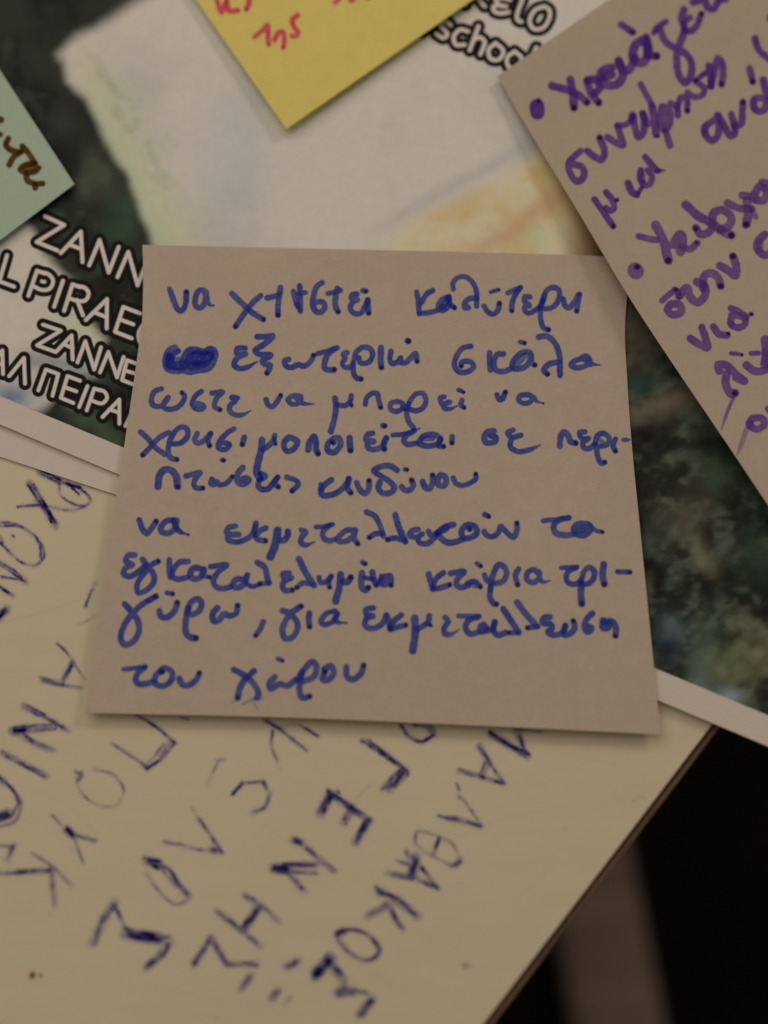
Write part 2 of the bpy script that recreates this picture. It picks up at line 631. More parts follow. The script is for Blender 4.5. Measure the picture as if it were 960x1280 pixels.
poster = thing('poster', 'white edged poster of an aerial photo with outlined capitals, lying under the sticky notes', 'poster',
               (pO + pu * PW / 2 + pv * PH / 2).tolist()[:2] + [0.0006])
rect_sheet('sheet', pO, pu, pv, PW, PH, poster_h, 200, 140, M_WHITE, poster)


# --- the printed aerial picture -------------------------------------------------
LIGHT = np.array([0.47, 0.37, 0.30])                       # what the lamp gives a white sheet, to read pigments


def pig(r, g, b):
    c = np.array([r, g, b]) / 255.0
    lin = np.where(c <= 0.04045, c / 12.92, ((c + 0.055) / 1.055) ** 2.4)
    return np.clip(lin / LIGHT, 0.004, 0.92)


def poly_sdf(px, py, poly):
    p = np.array(poly, float)
    d = np.full(px.shape, 1e18); inside = np.zeros(px.shape, bool)
    for a, b in zip(p, np.roll(p, -1, axis=0)):
        ab = b - a
        t = np.clip(((px - a[0]) * ab[0] + (py - a[1]) * ab[1]) / (ab @ ab), 0, 1)
        d = np.minimum(d, (px - a[0] - t * ab[0]) ** 2 + (py - a[1] - t * ab[1]) ** 2)
        cr = ((a[1] > py) != (b[1] > py))
        den = np.where(abs(b[1] - a[1]) < 1e-9, 1e-9, b[1] - a[1])
        inside ^= cr & (px < (b[0] - a[0]) * (py - a[1]) / den + a[0])
    d = np.sqrt(d)
    return np.where(inside, -d, d)


def seg_dist(px, py, a, b):
    a = np.array(a, float); b = np.array(b, float); ab = b - a
    t = np.clip(((px - a[0]) * ab[0] + (py - a[1]) * ab[1]) / (ab @ ab), 0, 1)
    return np.hypot(px - a[0] - t * ab[0], py - a[1] - t * ab[1])


def picture(px, py):
    wx = px + 22 * (fbm(px, py, 40, 3) - 0.5); wy = py + 22 * (fbm(px, py, 40, 8) - 0.5)

    def lay(c, col, m):
        m = np.clip(m, 0, 1)[..., None]
        return c * (1 - m) + np.asarray(col) * m
    c = np.zeros(px.shape + (3,)) + pig(24, 23, 20)
    # woodland: soft clumps of green, brown and grey-blue
    g1 = fbm(wx, wy, 70, 21, 5); g2 = fbm(wx, wy, 46, 33, 4); g3 = fbm(wx, wy, 30, 45, 4); g4 = fbm(wx, wy, 95, 57, 3)
    right = sstep(640, 800, px + 0.15 * (py - 500))
    c = lay(c, pig(56, 62, 48), sstep(0.42, 0.70, g1) * (0.35 + 0.65 * right))
    c = lay(c, pig(84, 82, 60), sstep(0.50, 0.74, g2) * 0.85 * right)
    c = lay(c, pig(64, 76, 60), sstep(0.52, 0.78, g3) * 0.7 * (0.4 + 0.6 * right))
    c = lay(c, pig(88, 76, 60), sstep(0.60, 0.80, g4) * sstep(0.45, 0.6, g3) * 0.7 * right)
    c = lay(c, pig(12, 13, 13), sstep(0.46, 0.66, fbm(wx, wy, 60, 71, 5)) * 0.85 * right)

    g5 = fbm(px, py, 15, 88, 3)
    c = lay(c, pig(86, 88, 70), sstep(0.50, 0.78, g5) * 0.6 * right)
    c = lay(c, pig(16, 17, 15), sstep(0.50, 0.25, g5) * 0.5 * right)

    def spot(cx, cy, rx, ry, col, k, rot=0.0, n=0.5):
        a = math.radians(rot)
        dx = wx - cx; dy = wy - cy
        ux = (dx * math.cos(a) + dy * math.sin(a)) / rx; uy = (-dx * math.sin(a) + dy * math.cos(a)) / ry
        m = np.exp(-(ux ** 2 + uy ** 2)) * k * (1 - n + 2 * n * fbm(px, py, 16, int(cx) + 3, 3))
        return lay(c, pig(*col), m)
    c = spot(800, 410, 30, 50, (72, 60, 46), 0.8)
    c = spot(796, 478, 20, 20, (48, 62, 58), 0.7)
    c = spot(838, 503, 62, 17, (98, 84, 66), 1.0, -28, 0.35)
    c = spot(800, 545, 26, 16, (14, 14, 14), 0.9, -25)
    c = spot(792, 650, 30, 80, (14, 15, 14), 0.95)
    c = spot(858, 640, 30, 40, (80, 68, 52), 0.45, 40)
    c = spot(880, 695, 34, 9, (112, 102, 74), 0.7, 62)
    c = spot(900, 730, 36, 30, (16, 17, 16), 0.8)
    c = spot(838, 790, 16, 24, (70, 82, 88), 0.75)
    c = spot(832, 820, 16, 26, (22, 26, 32), 0.8)
    c = spot(880, 800, 22, 40, (62, 78, 62), 0.6)
    c = spot(912, 838, 34, 26, (92, 92, 64), 0.7)
    c = spot(880, 850, 18, 30, (84, 92, 86), 0.5)
    c = spot(912, 872, 16, 10, (112, 124, 128), 0.8)
    c = spot(948, 818, 12, 12, (120, 112, 84), 0.6)
    c = spot(895, 590, 30, 26, (62, 74, 54), 0.7)
    c = spot(940, 690, 26, 40, (42, 56, 46), 0.7)
    # trees left of the roof
    c = spot(128, 218, 22, 40, (66, 66, 52), 0.7, -20)
    c = spot(108, 232, 14, 20, (74, 72, 58), 0.5)
    c = spot(160, 270, 22, 34, (46, 60, 43), 0.9)
    c = spot(150, 292, 22, 16, (45, 60, 42), 0.8)
    c = spot(80, 150, 26, 30, (46, 46, 40), 0.7)
    c = spot(60, 30, 40, 30, (40, 38, 34), 0.6)
    # the big pale roof
    roof = [(64, 66), (92, 38), (118, 26), (170, -6), (260, -60), (700, -500), (1500, -500), (1300, -60), (960, 120), (752, 312),
            (700, 420), (600, 600), (330, 600), (215, 380), (186, 300), (170, 262), (160, 228), (140, 198), (124, 168), (106, 128), (80, 106), (74, 82)]
    ds = poly_sdf(px + 6 * (fbm(px, py, 22, 5) - 0.5), py + 6 * (fbm(px, py, 22, 6) - 0.5), roof)
    soft = 11 + 10 * sstep(120, 20, py)
    rm = 1 - sstep(-soft, 4, ds)
    shade = fbm(px, py, 130, 90, 4)
    rc = np.zeros_like(c) + pig(172, 160, 145)
    rc = lay(rc, pig(158, 147, 135), sstep(0.40, 0.72, shade))
    rc = lay(rc, pig(160, 152, 146), 0.6 * np.exp(-((px - 290) / 70) ** 2 - ((py - 190) / 90) ** 2))
    # parapet strip down the left side, with a broken gutter line
    t1 = seg_dist(wx, wy, (96, 70), (262, 340))
    t2 = seg_dist(wx, wy, (128, 40), (300, 330))
    strip = np.exp(-(seg_dist(px, py, (112, 95), (236, 330)) / 30) ** 2)
    rc = lay(rc, pig(166, 157, 122), strip * 0.65)
    rc = lay(rc, pig(150, 152, 120), np.exp(-(seg_dist(wx, wy, (120, 150), (205, 310)) / 18) ** 2) * 0.6)
    rc = lay(rc, pig(122, 116, 88), np.exp(-(seg_dist(wx, wy, (100, 52), (150, 125)) / 5) ** 2) * 0.3 * fbm(px, py, 14, 61, 3) * 1.6)
    rc = lay(rc, pig(132, 128, 98), np.exp(-(seg_dist(wx, wy, (120, 90), (250, 310)) / 6) ** 2) * 0.5 * sstep(0.35, 0.7, fbm(px, py, 18, 62, 3)))
    rc = lay(rc, pig(140, 140, 118), np.exp(-(seg_dist(wx, wy, (150, 110), (215, 230)) / 7) ** 2) * 0.6 * sstep(0.4, 0.6, fbm(px, py, 12, 63, 3)))
    # warm yellow parapet towards the lower right
    dline = ((px - 470) * 0.48 + (py - 292) * 0.877)       # distance below a slanting eave
    rc = lay(rc, pig(140, 134, 128), np.exp(-((dline + 6 + 8 * (fbm(px, py, 40, 15) - .5)) / 9) ** 2) * 0.45 * sstep(420, 520, px))
    yel = sstep(-4, 30, dline) * sstep(430, 520, px)
    rc = lay(rc, pig(176, 160, 122), yel * 0.85)
    rc = lay(rc, pig(172, 142, 92), yel * sstep(0.36, 0.62, fbm(wx, wy, 50, 19, 4)) * 0.75)
    rc = lay(rc, pig(160, 122, 92), np.exp(-(seg_dist(wx, wy, (600, 312), (710, 236)) / 13) ** 2) * 0.6)
    rc = lay(rc, pig(150, 158, 122), np.exp(-((px - 668) / 14) ** 2 - ((py - 296) / 18) ** 2) * 0.6)
    rc = lay(rc, pig(118, 82, 54), sstep(20, 75, dline - 0.25 * (px - 700)) * sstep(690, 740, px) * 0.9)
    rc = lay(rc, pig(92, 66, 46), np.exp(-((px - 752) / 20) ** 2 - ((py - 318) / 26) ** 2) * 0.9)
    c = c * (1 - rm[..., None]) + rc * rm[..., None]
    # pale yard behind the lettering on the left
    yard = [(-400, 250), (-60, 300), (30, 268), (42, 286), (56, 318), (74, 336), (92, 352), (100, 385), (120, 412), (132, 428), (112, 446),
            (120, 470), (88, 478), (70, 500), (50, 515), (-400, 620)]
    ym = 1 - sstep(-9, 7, poly_sdf(px + 8 * (fbm(px, py, 20, 77) - .5), py + 8 * (fbm(px, py, 20, 78) - .5), yard))
    yc = np.zeros_like(c) + pig(168, 154, 138)
    yc = lay(yc, pig(160, 154, 124), np.exp(-((px - 100) / 40) ** 2 - ((py - 410) / 26) ** 2) * 0.7)
    yc = lay(yc, pig(118, 116, 112), np.exp(-(seg_dist(wx, wy, (40, 445), (110, 468)) / 13) ** 2) * 0.85)
    yc = lay(yc, pig(94, 100, 115), np.exp(-((px - 14) / 30) ** 2 - ((py - 496) / 17) ** 2) * 0.95)
    yc = lay(yc, pig(150, 142, 130), np.exp(-((px - 48) / 14) ** 2 - ((py - 502) / 12) ** 2) * 0.7)
    c = c * (1 - ym[..., None]) + yc * ym[..., None]
    c = spot(112, 528, 26, 14, (54, 64, 43), 0.95, 20)
    c = spot(138, 545, 16, 12, (62, 70, 44), 0.8)
    c = spot(92, 512, 10, 8, (84, 88, 66), 0.6)
    return c


mg = 0.0042
na, nb = 640, 450
a, b = np.meshgrid(np.linspace(mg, PW - mg, na), np.linspace(mg, PH - mg, nb), indexing='ij')
P = pO + a[..., None] * pu + b[..., None] * pv
P[..., 2] = poster_h(P[..., 0], P[..., 1]) + 0.00002
px, py = to_photo(P)
col = picture(px, py)
col = np.concatenate([col, np.ones(col.shape[:2] + (1,))], -1)
gf = grid_faces(na, nb)
mesh_obj('picture_print', P.reshape(-1, 3), gf, M_PICTURE, poster, colors=col.reshape(-1, 4))


# --- outlined lettering printed over the picture ---------------------------------
def lettering(x0, y0, x1, y1, blocks, grow, name):
    white = Ink(x0, y0, x1, y1, 0.8); black = Ink(x0, y0, x1, y1, 0.8)
    for bl in blocks:
        for s in parse(bl[:5]):
            sm = bl[5]
            for tgt, gr in ((white, 0.0), (black, 2 * grow)):
                q = dict(s); q['w'] = s['w'] + gr; q['dot'] = False
                p = smooth_curve(q['pts'], 0.6) if sm else straight_curve(q['pts'], 0.6)
                got = tgt.dist(p, np.full(len(p), q['w'] / 2), q['w'] / 2 + 3)
                if got is None:
                    continue
                (i0, i1, j0, j1), d, _ = got
                tgt.D[i0:i1, j0:j1] = np.maximum(tgt.D[i0:i1, j0:j1], 1 - sstep(-0.9, 0.9, d))
    al = np.maximum(black.D, white.D); wv = white.D[..., None]
    cw = pig(190, 172, 156); cb = pig(16, 15, 13)
    colr = cb * (1 - wv) + cw * wv
    on = al > 0.01
    cell = on[:-1, :-1] | on[1:, :-1] | on[:-1, 1:] | on[1:, 1:]
    ii, jj = np.nonzero(cell)
    nv = len(white.y); aa = ii * nv + jj
    f = np.stack([aa, aa + 1, aa + nv + 1, aa + nv], 1)
    used, inv = np.unique(f.ravel(), return_inverse=True)
    vi, vj = used // nv, used % nv
    Pq = on_surface(white.x[vi], white.y[vj], poster_h, 0.00005)
    cc = np.concatenate([colr[vi, vj], al[vi, vj][:, None]], 1)
    mesh_obj(name, Pq, inv.reshape(-1, 4), M_LETTER, poster, colors=cc)


LA = (0, 250, 4.8, 23)
LB = (0, 390, 4.8, 22)
LC = (520, 0, 4.8, 24)
lettering(-40, 255, 215, 420, [
    LA + (['270,98 385,150 220,252 345,303', '365,318 485,190 495,372', '418,268 490,295', '535,392 598,240 652,435 712,282',
           '705,462 770,312 826,512 888,352'], False)], 5.5, 'printed_lettering')
lettering(-40, 300, 215, 450, [
    LA + (['42,332 -4,488 84,520', '170,575 222,424 265,440', '378,485 325,640', '385,665 435,506 480,522', '462,600 498,692',
           '515,720 642,595 640,770', '562,672 640,704', '840,680 740,642 690,790 790,830', '715,715 800,746'], False),
    LA + (['240,432 290,445 318,482 300,530 255,540 195,515', '455,514 510,528 532,562 512,602 470,606 415,590', '870,730 832,800 845,860 900,880'], True)], 5.5, 'printed_lettering')
lettering(-40, 390, 215, 500, [
    LB + (['258,76 365,112 222,200 335,240', '340,235 430,140 436,285', '380,192 436,216', '465,302 512,175 565,345 606,212',
           '600,362 650,240 702,392 742,270', '850,320 762,290 732,408 810,438', '745,350 815,370'], False)], 5.5, 'printed_lettering')
lettering(-40, 420, 215, 560, [
    LB + (['-60,330 14,230 18,372', '-40,300 16,316', '55,385 144,275 150,430', '230,470 275,345 350,372 315,502', '480,412 405,385 365,515 440,546', '385,450 458,476',
           '525,445 475,570', '520,590 565,460 600,470', '615,630 716,525 716,670', '656,584 716,604', '752,684 800,590'], False),
    LB + (['575,462 628,480 642,515 612,548 545,530'], True)], 5.5, 'printed_lettering')
lettering(500, -40, 730, 60, [
    LC + (['352,-30 412,38', '330,-60 296,30'], False),
    LC + (['565,-2 520,-12 478,-6 500,30 540,38', '505,30 465,40 470,68 510,80 555,72', '645,-20 605,100 612,122 632,130',
           '772,38 715,60 682,125 705,172 760,168 800,110 800,60 772,38'], True)], 5.8, 'printed_lettering')
lettering(500, 10, 700, 110, [
    LC + (['375,158 322,302', '722,285 690,352', '40,190 60,170'], False),
    LC + (['208,150 175,128 148,152 175,185 188,205 165,228 122,204', '312,188 265,178 226,222 240,268 292,268',
           '345,240 380,224 412,248 404,285 386,326', '478,258 436,298 448,352 498,356 524,305 478,258',
           '592,308 548,345 556,400 606,402 634,350 592,308'], True)], 5.8, 'printed_lettering')

# ------------------------------------------------------------------ sticky notes
NOTE_T = 0.00012
GROUP = 'handwritten sticky notes'


def make_note(name, label, edges, hf, mat, n=70):
    g = coons(*edges, n)
    P = on_surface(g[..., 0], g[..., 1], hf)
    base = P.reshape(-1, 3).mean(0)
    t = thing(name, label, 'sticky note', (base[0], base[1], P[..., 2].min()), GROUP)
    sheet_mesh('sheet', P, NOTE_T, mat, t)
    return t


def dirs(a, b, z=0.001):
    q = on_surface([a[0], b[0]], [a[1], b[1]], flat(z))
    d = q[1] - q[0]
    L = np.linalg.norm(d)
    return q[0], d / L, L


# blue note: its sticky strip lies on the poster, the rest stands up off it
bO, bD, bL = dirs((480, 314), (466, 902))
hinge = 0.017


def blue_h(x, y):
    s = (x - bO[0]) * bD[0] + (y - bO[1]) * bD[1]
    q = s - hinge
    soft = 0.006
    lift = 0.5 * (q + np.sqrt(q * q + soft * soft)) - 0.5 * (-hinge + math.sqrt(hinge ** 2 + soft ** 2))
    return 0.00170 + 0.012 * lift - 0.22 * np.clip(s - 0.030, 0, 1) ** 2 + 0.0003 * np.clip(1 - (0.083 - s) / 0.012, 0, 1) ** 2


blue = make_note('sticky_note', 'pale pink square sticky note with nine lines of blue Greek handwriting', (
    [(178, 306), (400, 311), (600, 315.5), (750, 320), (788, 322)],
    [(788, 322), (785.5, 350), (783.5, 375), (781.5, 400), (781.5, 430), (783.5, 465), (786.5, 515), (791, 570), (800, 660), (812, 780), (826, 918)],
    [(106, 891), (350, 896.5), (600, 907), (826, 918)],
    [(178, 306), (179, 343), (178.5, 377), (177, 408), (173.5, 432), (167.5, 475), (161.5, 515), (154.5, 562), (144, 630), (126, 752), (106, 891)]), blue_h, M_NOTE, 110)

vO, vD, vL = dirs((622, 95), (960, 630))


def violet_h(x, y):
    s = (x - vO[0]) * vD[0] + (y - vO[1]) * vD[1]
    t = (x - vO[0]) * -vD[1] + (y - vO[1]) * vD[0]          # to the right of that side
    return 0.0027 + 0.9 * np.clip(s - 0.012, 0, 1) ** 2 + 0.0012 * np.exp(-(t / 0.012) ** 2) * sstep(0.0, 0.03, s)


violet = make_note('sticky_note', 'dull pink sticky note with purple handwriting and bullet points overlapping the blue written note', (
    [(622, 95), (760, 0), (905, -100), (1137, -262)],
    [(1137, -262), (1490, 290)],
    [(972, 649), (1490, 290)],
    [(622, 95), (650, 144), (720, 260), (785, 369), (850, 468), (905, 549), (972, 649)]), violet_h, M_NOTE2, 80)

yO, yD, yL = dirs((245, 0), (358, 161))


def yellow_h(x, y):
    s = (x - yO[0]) * yD[0] + (y - yO[1]) * yD[1]
    return 0.0018 + 0.20 * np.clip(s + 0.045, 0, 1) ** 2


yellow = make_note('sticky_note', 'bright yellow sticky note with red felt pen writing, its corner pointing down', (
    [(19, -321), (490, -660)],
    [(490, -660), (843, -176)],
    [(358, 161), (590, 0), (843, -176)],
    [(19, -321), (245, 0), (302, 81), (358, 161)]), yellow_h, M_YELLOW, 60)

mO, mD, mL = dirs((0, 88), (93, 230))


def mint_h(x, y):
    s = (x - mO[0]) * mD[0] + (y - mO[1]) * mD[1]
    return 0.0017 + 0.2 * np.clip(s + 0.03, 0, 1) ** 2


mint = make_note('sticky_note', 'mint green sticky note with thick brown handwriting beside the capitals of the poster', (
    [(-715, 80), (-235, -271)],
    [(-235, -271), (0, 88), (93, 230)],
    [(-387, 590), (0, 300), (93, 230)],
    [(-715, 80), (-387, 590)]), mint_h, M_MINT, 60)

# ------------------------------------------------------------------ blue handwriting
BLUE = [
 # line 1
 [(200, 340, 6, 41, ['72,128 100,205 130,275 155,292 180,270 195,215 198,150*',
   '345,180 325,138 290,142 265,200 268,252 295,270 330,240 342,180 345,150 355,215 375,248 405,250>',
   '538,160 600,220 680,295 775,355*', '755,178 700,225 640,300 567,408*', '805,194 850,185 895,170', '903,118 895,180 885,250 885,322*']),
  (360, 340, 6, 40, ['40,145 55,205 75,260', '88,105 92,180 92,292', 'w34;70,162 130,154', 'w32;60,240 92,285',
   '255,80 215,110 192,180 188,258 215,300 250,298 277,262 260,225 215,225 195,230',
   'w36;300,160 345,152 392,137', '370,122 358,180 355,250 375,297*',
   '515,165 482,172 478,200 522,208 485,225 468,275 500,312 548,305 585,245 598,210', '598,210 600,260 605,308*', 'w38;562,140 584,144*']),
  (510, 335, 6, 38, ['65,180 75,240 85,342', '185,168 140,195 100,262', '88,340 150,335 215,318 260,285',
   '305,215 255,235 228,285 250,318 295,295 310,225', 'w44;290,240 262,290', '308,215 318,275 348,297*',
   'w36;340,158 338,112 372,73 430,66 482,105 512,170 515,285', 'w40;515,228 462,230 428,262 428,295 452,296',
   '570,285 600,330 640,345 675,315 685,265*', 'w28;620,180 678,163*', '750,186 800,165 845,146', '840,148 800,210 780,270 778,320*']),
  (600, 335, 6, 38, ['375,217 338,215 335,250 372,282 338,288 335,318 365,338 420,312 462,270 470,240',
   '470,260 500,170 550,145 592,168 592,230 550,290 495,305 455,300', '480,205 455,300 455,380 475,445 512,462*',
   '625,230 640,285 668,298 700,262 738,200', '748,195 735,260 725,322*'])],
 # line 2
 [(190, 415, 6, 50, ['170,118 122,150 102,210 115,272 180,290 230,283 280,296 350,283 420,272 458,220 468,150 440,128 390,150 330,135 280,140 242,190 232,240 290,250 360,250 430,230',
   'w64;f1.05;135,185 130,240 200,250 290,225 330,170 400,175 430,180 400,225 300,255', 'f.7;120,170 130,245 165,220 200,210', 'f.7;250,205 320,165 400,180 440,175 380,215 310,235', 'f.7;300,180 270,215 240,262 180,268', 'f.6;400,160 350,210 330,240', 'f.6;440,150 450,190',
   'w40;197,142 165,165 140,225',
   'w40;698,120 640,125 640,165 702,162 640,195 615,245 650,272 710,265 788,222>',
   'w42;790,35 850,35 905,30 850,85 775,140 800,165 890,175 830,215 845,240 885,250 875,285 862,308*']),
  (340, 415, 6, 40, ['125,205 96,215 105,255 150,265 195,245 240,255 290,220 312,175*', 'w36;345,162 400,145 490,118', 'w42;470,125 420,165 398,220 395,270 430,285 465,282*',
   'w38;562,155 536,165 548,195 528,235 542,262 585,262 612,222 628,158 680,115 735,125 755,170 725,225 665,232 652,195', 'w40;610,230 610,300 635,345 668,352*', 'w45;818,118 815,200 820,265*']),
  (440, 415, 6, 38, ['292,145 285,210 300,235 340,225 365,195 362,225 400,230 440,195 475,162 488,218*', 'w48;418,66 422,68*',
   '890,106 830,120 780,190 768,250 800,298 860,300 912,260 890,225 825,225 818,255*']),
  (600, 415, 6, 40, ['72,155 72,210 78,285', '175,165 130,168 105,222 120,285 180,295 240,270', '385,205 375,155 320,155 252,215 245,268 300,275 360,240 385,170 378,222 410,247*',
   'f.6;345,170 275,245', 'w34;302,74 333,82*', '440,38 500,30 560,80 595,170 600,325', '592,225 520,240 478,285 505,315*',
   'w40;828,240 780,200 702,222 684,245 712,265 770,262 822,222 800,182 772,192 850,240 898,248>'])],
 # line 3
 [(180, 470, 6, 37, ['130,95 80,115 55,175 70,220 128,225 162,192 182,160 152,195 150,235 200,250 270,220 305,150 285,125*',
   '430,115 385,150 362,210 388,245 440,243 448,225 400,207 370,212', '510,128 590,120 545,165 530,230 570,252*', '700,165 660,160 682,190 650,215 640,255 680,290 740,290 798,260>']),
  (320, 470, 6, 36, ['75,175 90,215 120,230 155,195 185,145*', '335,152 275,148 240,180 270,210 320,202 338,170 300,160 345,202 433,210>',
   'w42;592,168 600,230 590,310 562,415', 'w36;608,215 670,220 705,190 715,148', 'w30;708,190 715,219*', '820,212 830,165 870,130 910,132 920,180 935,235*']),
  (440, 470, 6, 37, ['335,190 292,205 290,248 330,265 375,245 380,208 340,190', '405,250 440,180 480,135 530,130 555,180 530,240 480,260 440,252', '425,210 410,265 425,340 460,385',
   '692,155 662,165 680,212 732,195 692,212 692,240 740,245 792,222>', '825,182 818,215 840,236*', 'w30;800,104 835,120*']),
  (560, 470, 6, 37, ['w40;368,142 385,175 405,172 430,122*', '640,160 600,140 540,150 530,180 570,205 620,192 640,160 660,185 712,204*>'])],
 # line 4
 [(165, 520, 6, 38, ['65,120 120,170 180,240 245,287', '275,122 200,165 150,220 80,292*', '310,210 370,200 420,140 402,86 350,90 300,150 275,220 275,290 300,318 335,326*',
   '490,130 470,180 490,203 530,190 590,130', '590,130 570,190 582,222*', '765,95 710,130 652,200 650,240 700,250 730,215 690,200 655,212', 'w42;842,160 828,212*', 'w34;678,330 686,331*']),
  (310, 520, 6, 42, ['w50;105,180 100,250 80,330 65,420 88,468', 'w40;112,250 150,225 190,180 200,145', 'w30;196,165 205,208*', '302,160 335,167 370,192 350,240 300,265 272,240 275,190 305,160',
   'w44;452,252 462,200 495,155 510,200 510,250 525,282*', '642,200 622,185 596,215 602,262 650,270 694,212 680,166 640,166', 'w30;626,185 632,198*', 'w46;762,165 768,256*']),
  (450, 520, 6, 40, ['95,128 58,140 45,180 102,190 58,205 62,240 110,250 160,230 195,165', '198,165 180,210 182,248*', 'w40;172,72 184,73*', 'w34;245,142 330,135 448,92>', '405,112 348,145 330,185 350,210 425,205',
   '440,198 480,150 560,140 605,175 580,210 500,225 455,215', 'f.7;470,172 545,168', '602,170 590,222 626,228*', 'w40;690,155 690,200*']),
  (590, 520, 4.571, 29, ['w32;125,85 90,90 70,120 82,152 130,145 135,120 105,112', '235,80 205,95 225,120 278,110 228,130 220,175 260,202 320,195 390,166>', 'w32;502,172 506,120 525,92 550,112 562,145 592,155*',
   '645,90 615,95 630,130 665,128 635,150 638,180 672,185 700,160', '702,160 720,110 755,100 785,130 770,165 738,172', 'w24;f.6;735,140 750,150', '712,165 718,230 740,270 757,264*', '820,132 806,170 820,200*', 'w22;866,136 906,136>'])],
 # line 5
 [(180, 570, 6, 42, ['w50;105,228 115,150 150,105 200,105 240,150 252,228*', 'w38;315,150 380,132 420,125 385,170 375,220 395,240 440,240*', 'w38;510,175 502,208 530,214 546,190 560,214 610,208 662,155*',
   '740,88 705,130 702,190 740,213 788,180 762,166 715,185']),
  (310, 570, 6, 42, ['95,130 128,150 90,180 76,220 100,248 150,245 190,200 222,160', '222,160 195,205 226,230*', 'w38;290,158 370,190 375,215 330,262*', '548,215 552,290 620,292 690,260 742,205 758,170', '625,178 575,215 552,252', '755,172 746,240 770,275*',
   '815,200 845,260 880,280 905,250 908,185*']),
  (450, 570, 6, 42, ['278,105 230,76 170,76 106,110 150,145 220,190 258,235 230,273 170,278 138,240 150,195', '312,230 330,253 370,255 400,220 388,182*', 'w30;337,100 353,102*', '470,192 490,238 520,245 545,200 545,145*',
   '605,142 582,170 592,220 630,222 648,180 630,147 600,150 578,172', 'w36;700,165 720,205 770,220 830,200 870,168 868,135*'])],
 # line 6
 [(160, 630, 6, 42, ['85,120 110,190 140,218 175,185 210,130*', '340,122 290,126 246,175 252,208 300,218 350,185 366,122', '345,120 362,178 400,213 450,228*>']),
  (270, 630, 6, 40, ['145,165 92,180 82,220 170,228 92,240 92,268 150,285 210,270 265,235 298,165', '300,145 288,200 302,258 370,276*', '372,180 330,200 302,232', 'w56;462,198 452,270 432,340 407,395', 'w46;470,272 512,268 540,232 540,208',
   'f.6;w36;535,200 530,240', '640,195 670,212 642,250 636,288 670,308 738,285>', 'w36;750,172 810,170 875,152', '850,160 802,210 810,258 850,275 895,262']),
  (400, 630, 6, 40, ['258,195 200,197 142,245 132,272 190,280 248,238 264,195 256,260 282,297*', '350,60 410,90 450,160 476,240', '462,218 410,225 370,250*', 'w44;565,82 590,170 640,282', '638,276 560,255 506,266*',
   '735,190 692,200 672,235 722,248 768,225 735,250 745,288 800,298 850,262 885,215', '815,205 828,232']),
  (520, 630, 6, 44, ['160,215 215,172 280,155', 'w50;150,225 225,180', '165,235 195,262 232,288 300,283 350,265', '372,160 342,200 352,248 400,255 456,215 440,167 392,156', 'w40;395,175 402,190*',
   'w40;510,205 530,233 580,243 620,210 635,168 670,202 730,248 755,200 757,145*', 'w38;516,80 545,92*']),
  (620, 630, 6, 44, ['w34;355,125 450,115 545,100', '545,104 472,120 432,165 450,218 520,233 590,225', 'w48;680,152 612,155 585,190 612,226 668,228 706,190 690,155 630,190 672,190', 'w32;705,155 742,195 798,210*'])],
 # line 7
 [(140, 680, 6, 41, ['170,82 120,86 105,130 152,155 102,180 87,222 130,243 200,205 250,160', '230,115 270,170 312,230 312,288 250,350 195,365 190,300 240,220 290,160 346,130*', '430,120 430,190 440,248', '570,130 510,136 462,190 452,240 490,263 562,250',
   'w44;680,192 620,178 588,215 602,255 650,258 685,212 690,190', 'w36;690,190 682,235 728,247*', '740,170 860,157 800,205 760,270 780,320 840,333 890,320']),
  (270, 680, 6, 44, ['200,265 152,265 128,300 152,328 210,300 235,232', 'w34;228,240 228,290 270,318 332,300*', '312,140 362,172 392,288', 'w36;400,292 328,298', 'w40;550,217 502,225 512,255 566,253 512,280 498,320 522,348 572,345*',
   'w46;622,112 670,210 735,308', 'w38;722,300 650,292 606,326*', 'w38;772,250 787,288 830,280 865,242', 'w38;865,242 846,280 852,323*']),
  (390, 680, 6, 46, ['w50;215,228 210,300 178,428', '235,282 265,285 290,250*', 'w46;375,217 370,280 376,328 400,343 422,328*', 'w38;380,138 398,148*', 'w34;395,252 450,262', 'w42;452,210 465,270 482,308', 'w34;482,308 510,270 520,238',
   '588,240 535,248 524,293 560,300 588,255 592,305*']),
  (520, 680, 6, 41, ['95,225 110,290 125,338', '205,215 150,260 130,308', '125,335 180,330 252,305*', '260,220 360,207 312,260 305,308 340,325 395,308', '385,295 440,282 482,320*', 'f.6;430,290 442,312', 'w36;457,146 484,165*',
   '515,232 530,270 570,290', '562,320 555,400 585,448 602,450*', '555,350 575,240 620,155 660,170 680,220 650,280 600,295', '770,187 746,230 762,303*']),
  (640, 680, 6, 40, ['200,222 160,192 115,217 112,262 150,288 200,260 205,210 212,270 240,285 282,275>', 'w34;370,178 490,172', '480,178 430,200 407,240 420,288 480,300 520,270', '520,275 545,200 580,175 615,200 610,260 570,298 530,300', 'w50;520,300 516,380 523,448*',
   'w48;688,152 680,230 692,300*', 'w36;792,208 884,210*'])],
 # line 8
 [(140, 735, 6, 43, ['95,120 140,170 195,250 200,330 150,408 95,424 66,380 86,290 150,195 230,120 330,62', 'w36;270,98 325,64*', '355,170 366,213 410,220 470,170 490,110*', 'w34;412,35 455,44*', '562,190 590,110 640,82 670,110 655,170 602,200', 'w46;572,150 552,260 556,340 590,370 628,375*',
   '790,150 757,190 762,248 800,243 840,195 880,208 930,190 942,130*']),
  (290, 735, 6, 42, ['w38;235,252 210,310 178,355*', '380,170 430,190 485,250 490,310 450,370 400,378 377,320 400,250 440,190 518,136*', '580,187 575,240 582,290*', 'w38;770,172 710,190 667,250 690,273 750,255 790,190', 'w36;790,195 782,250 858,262*>']),
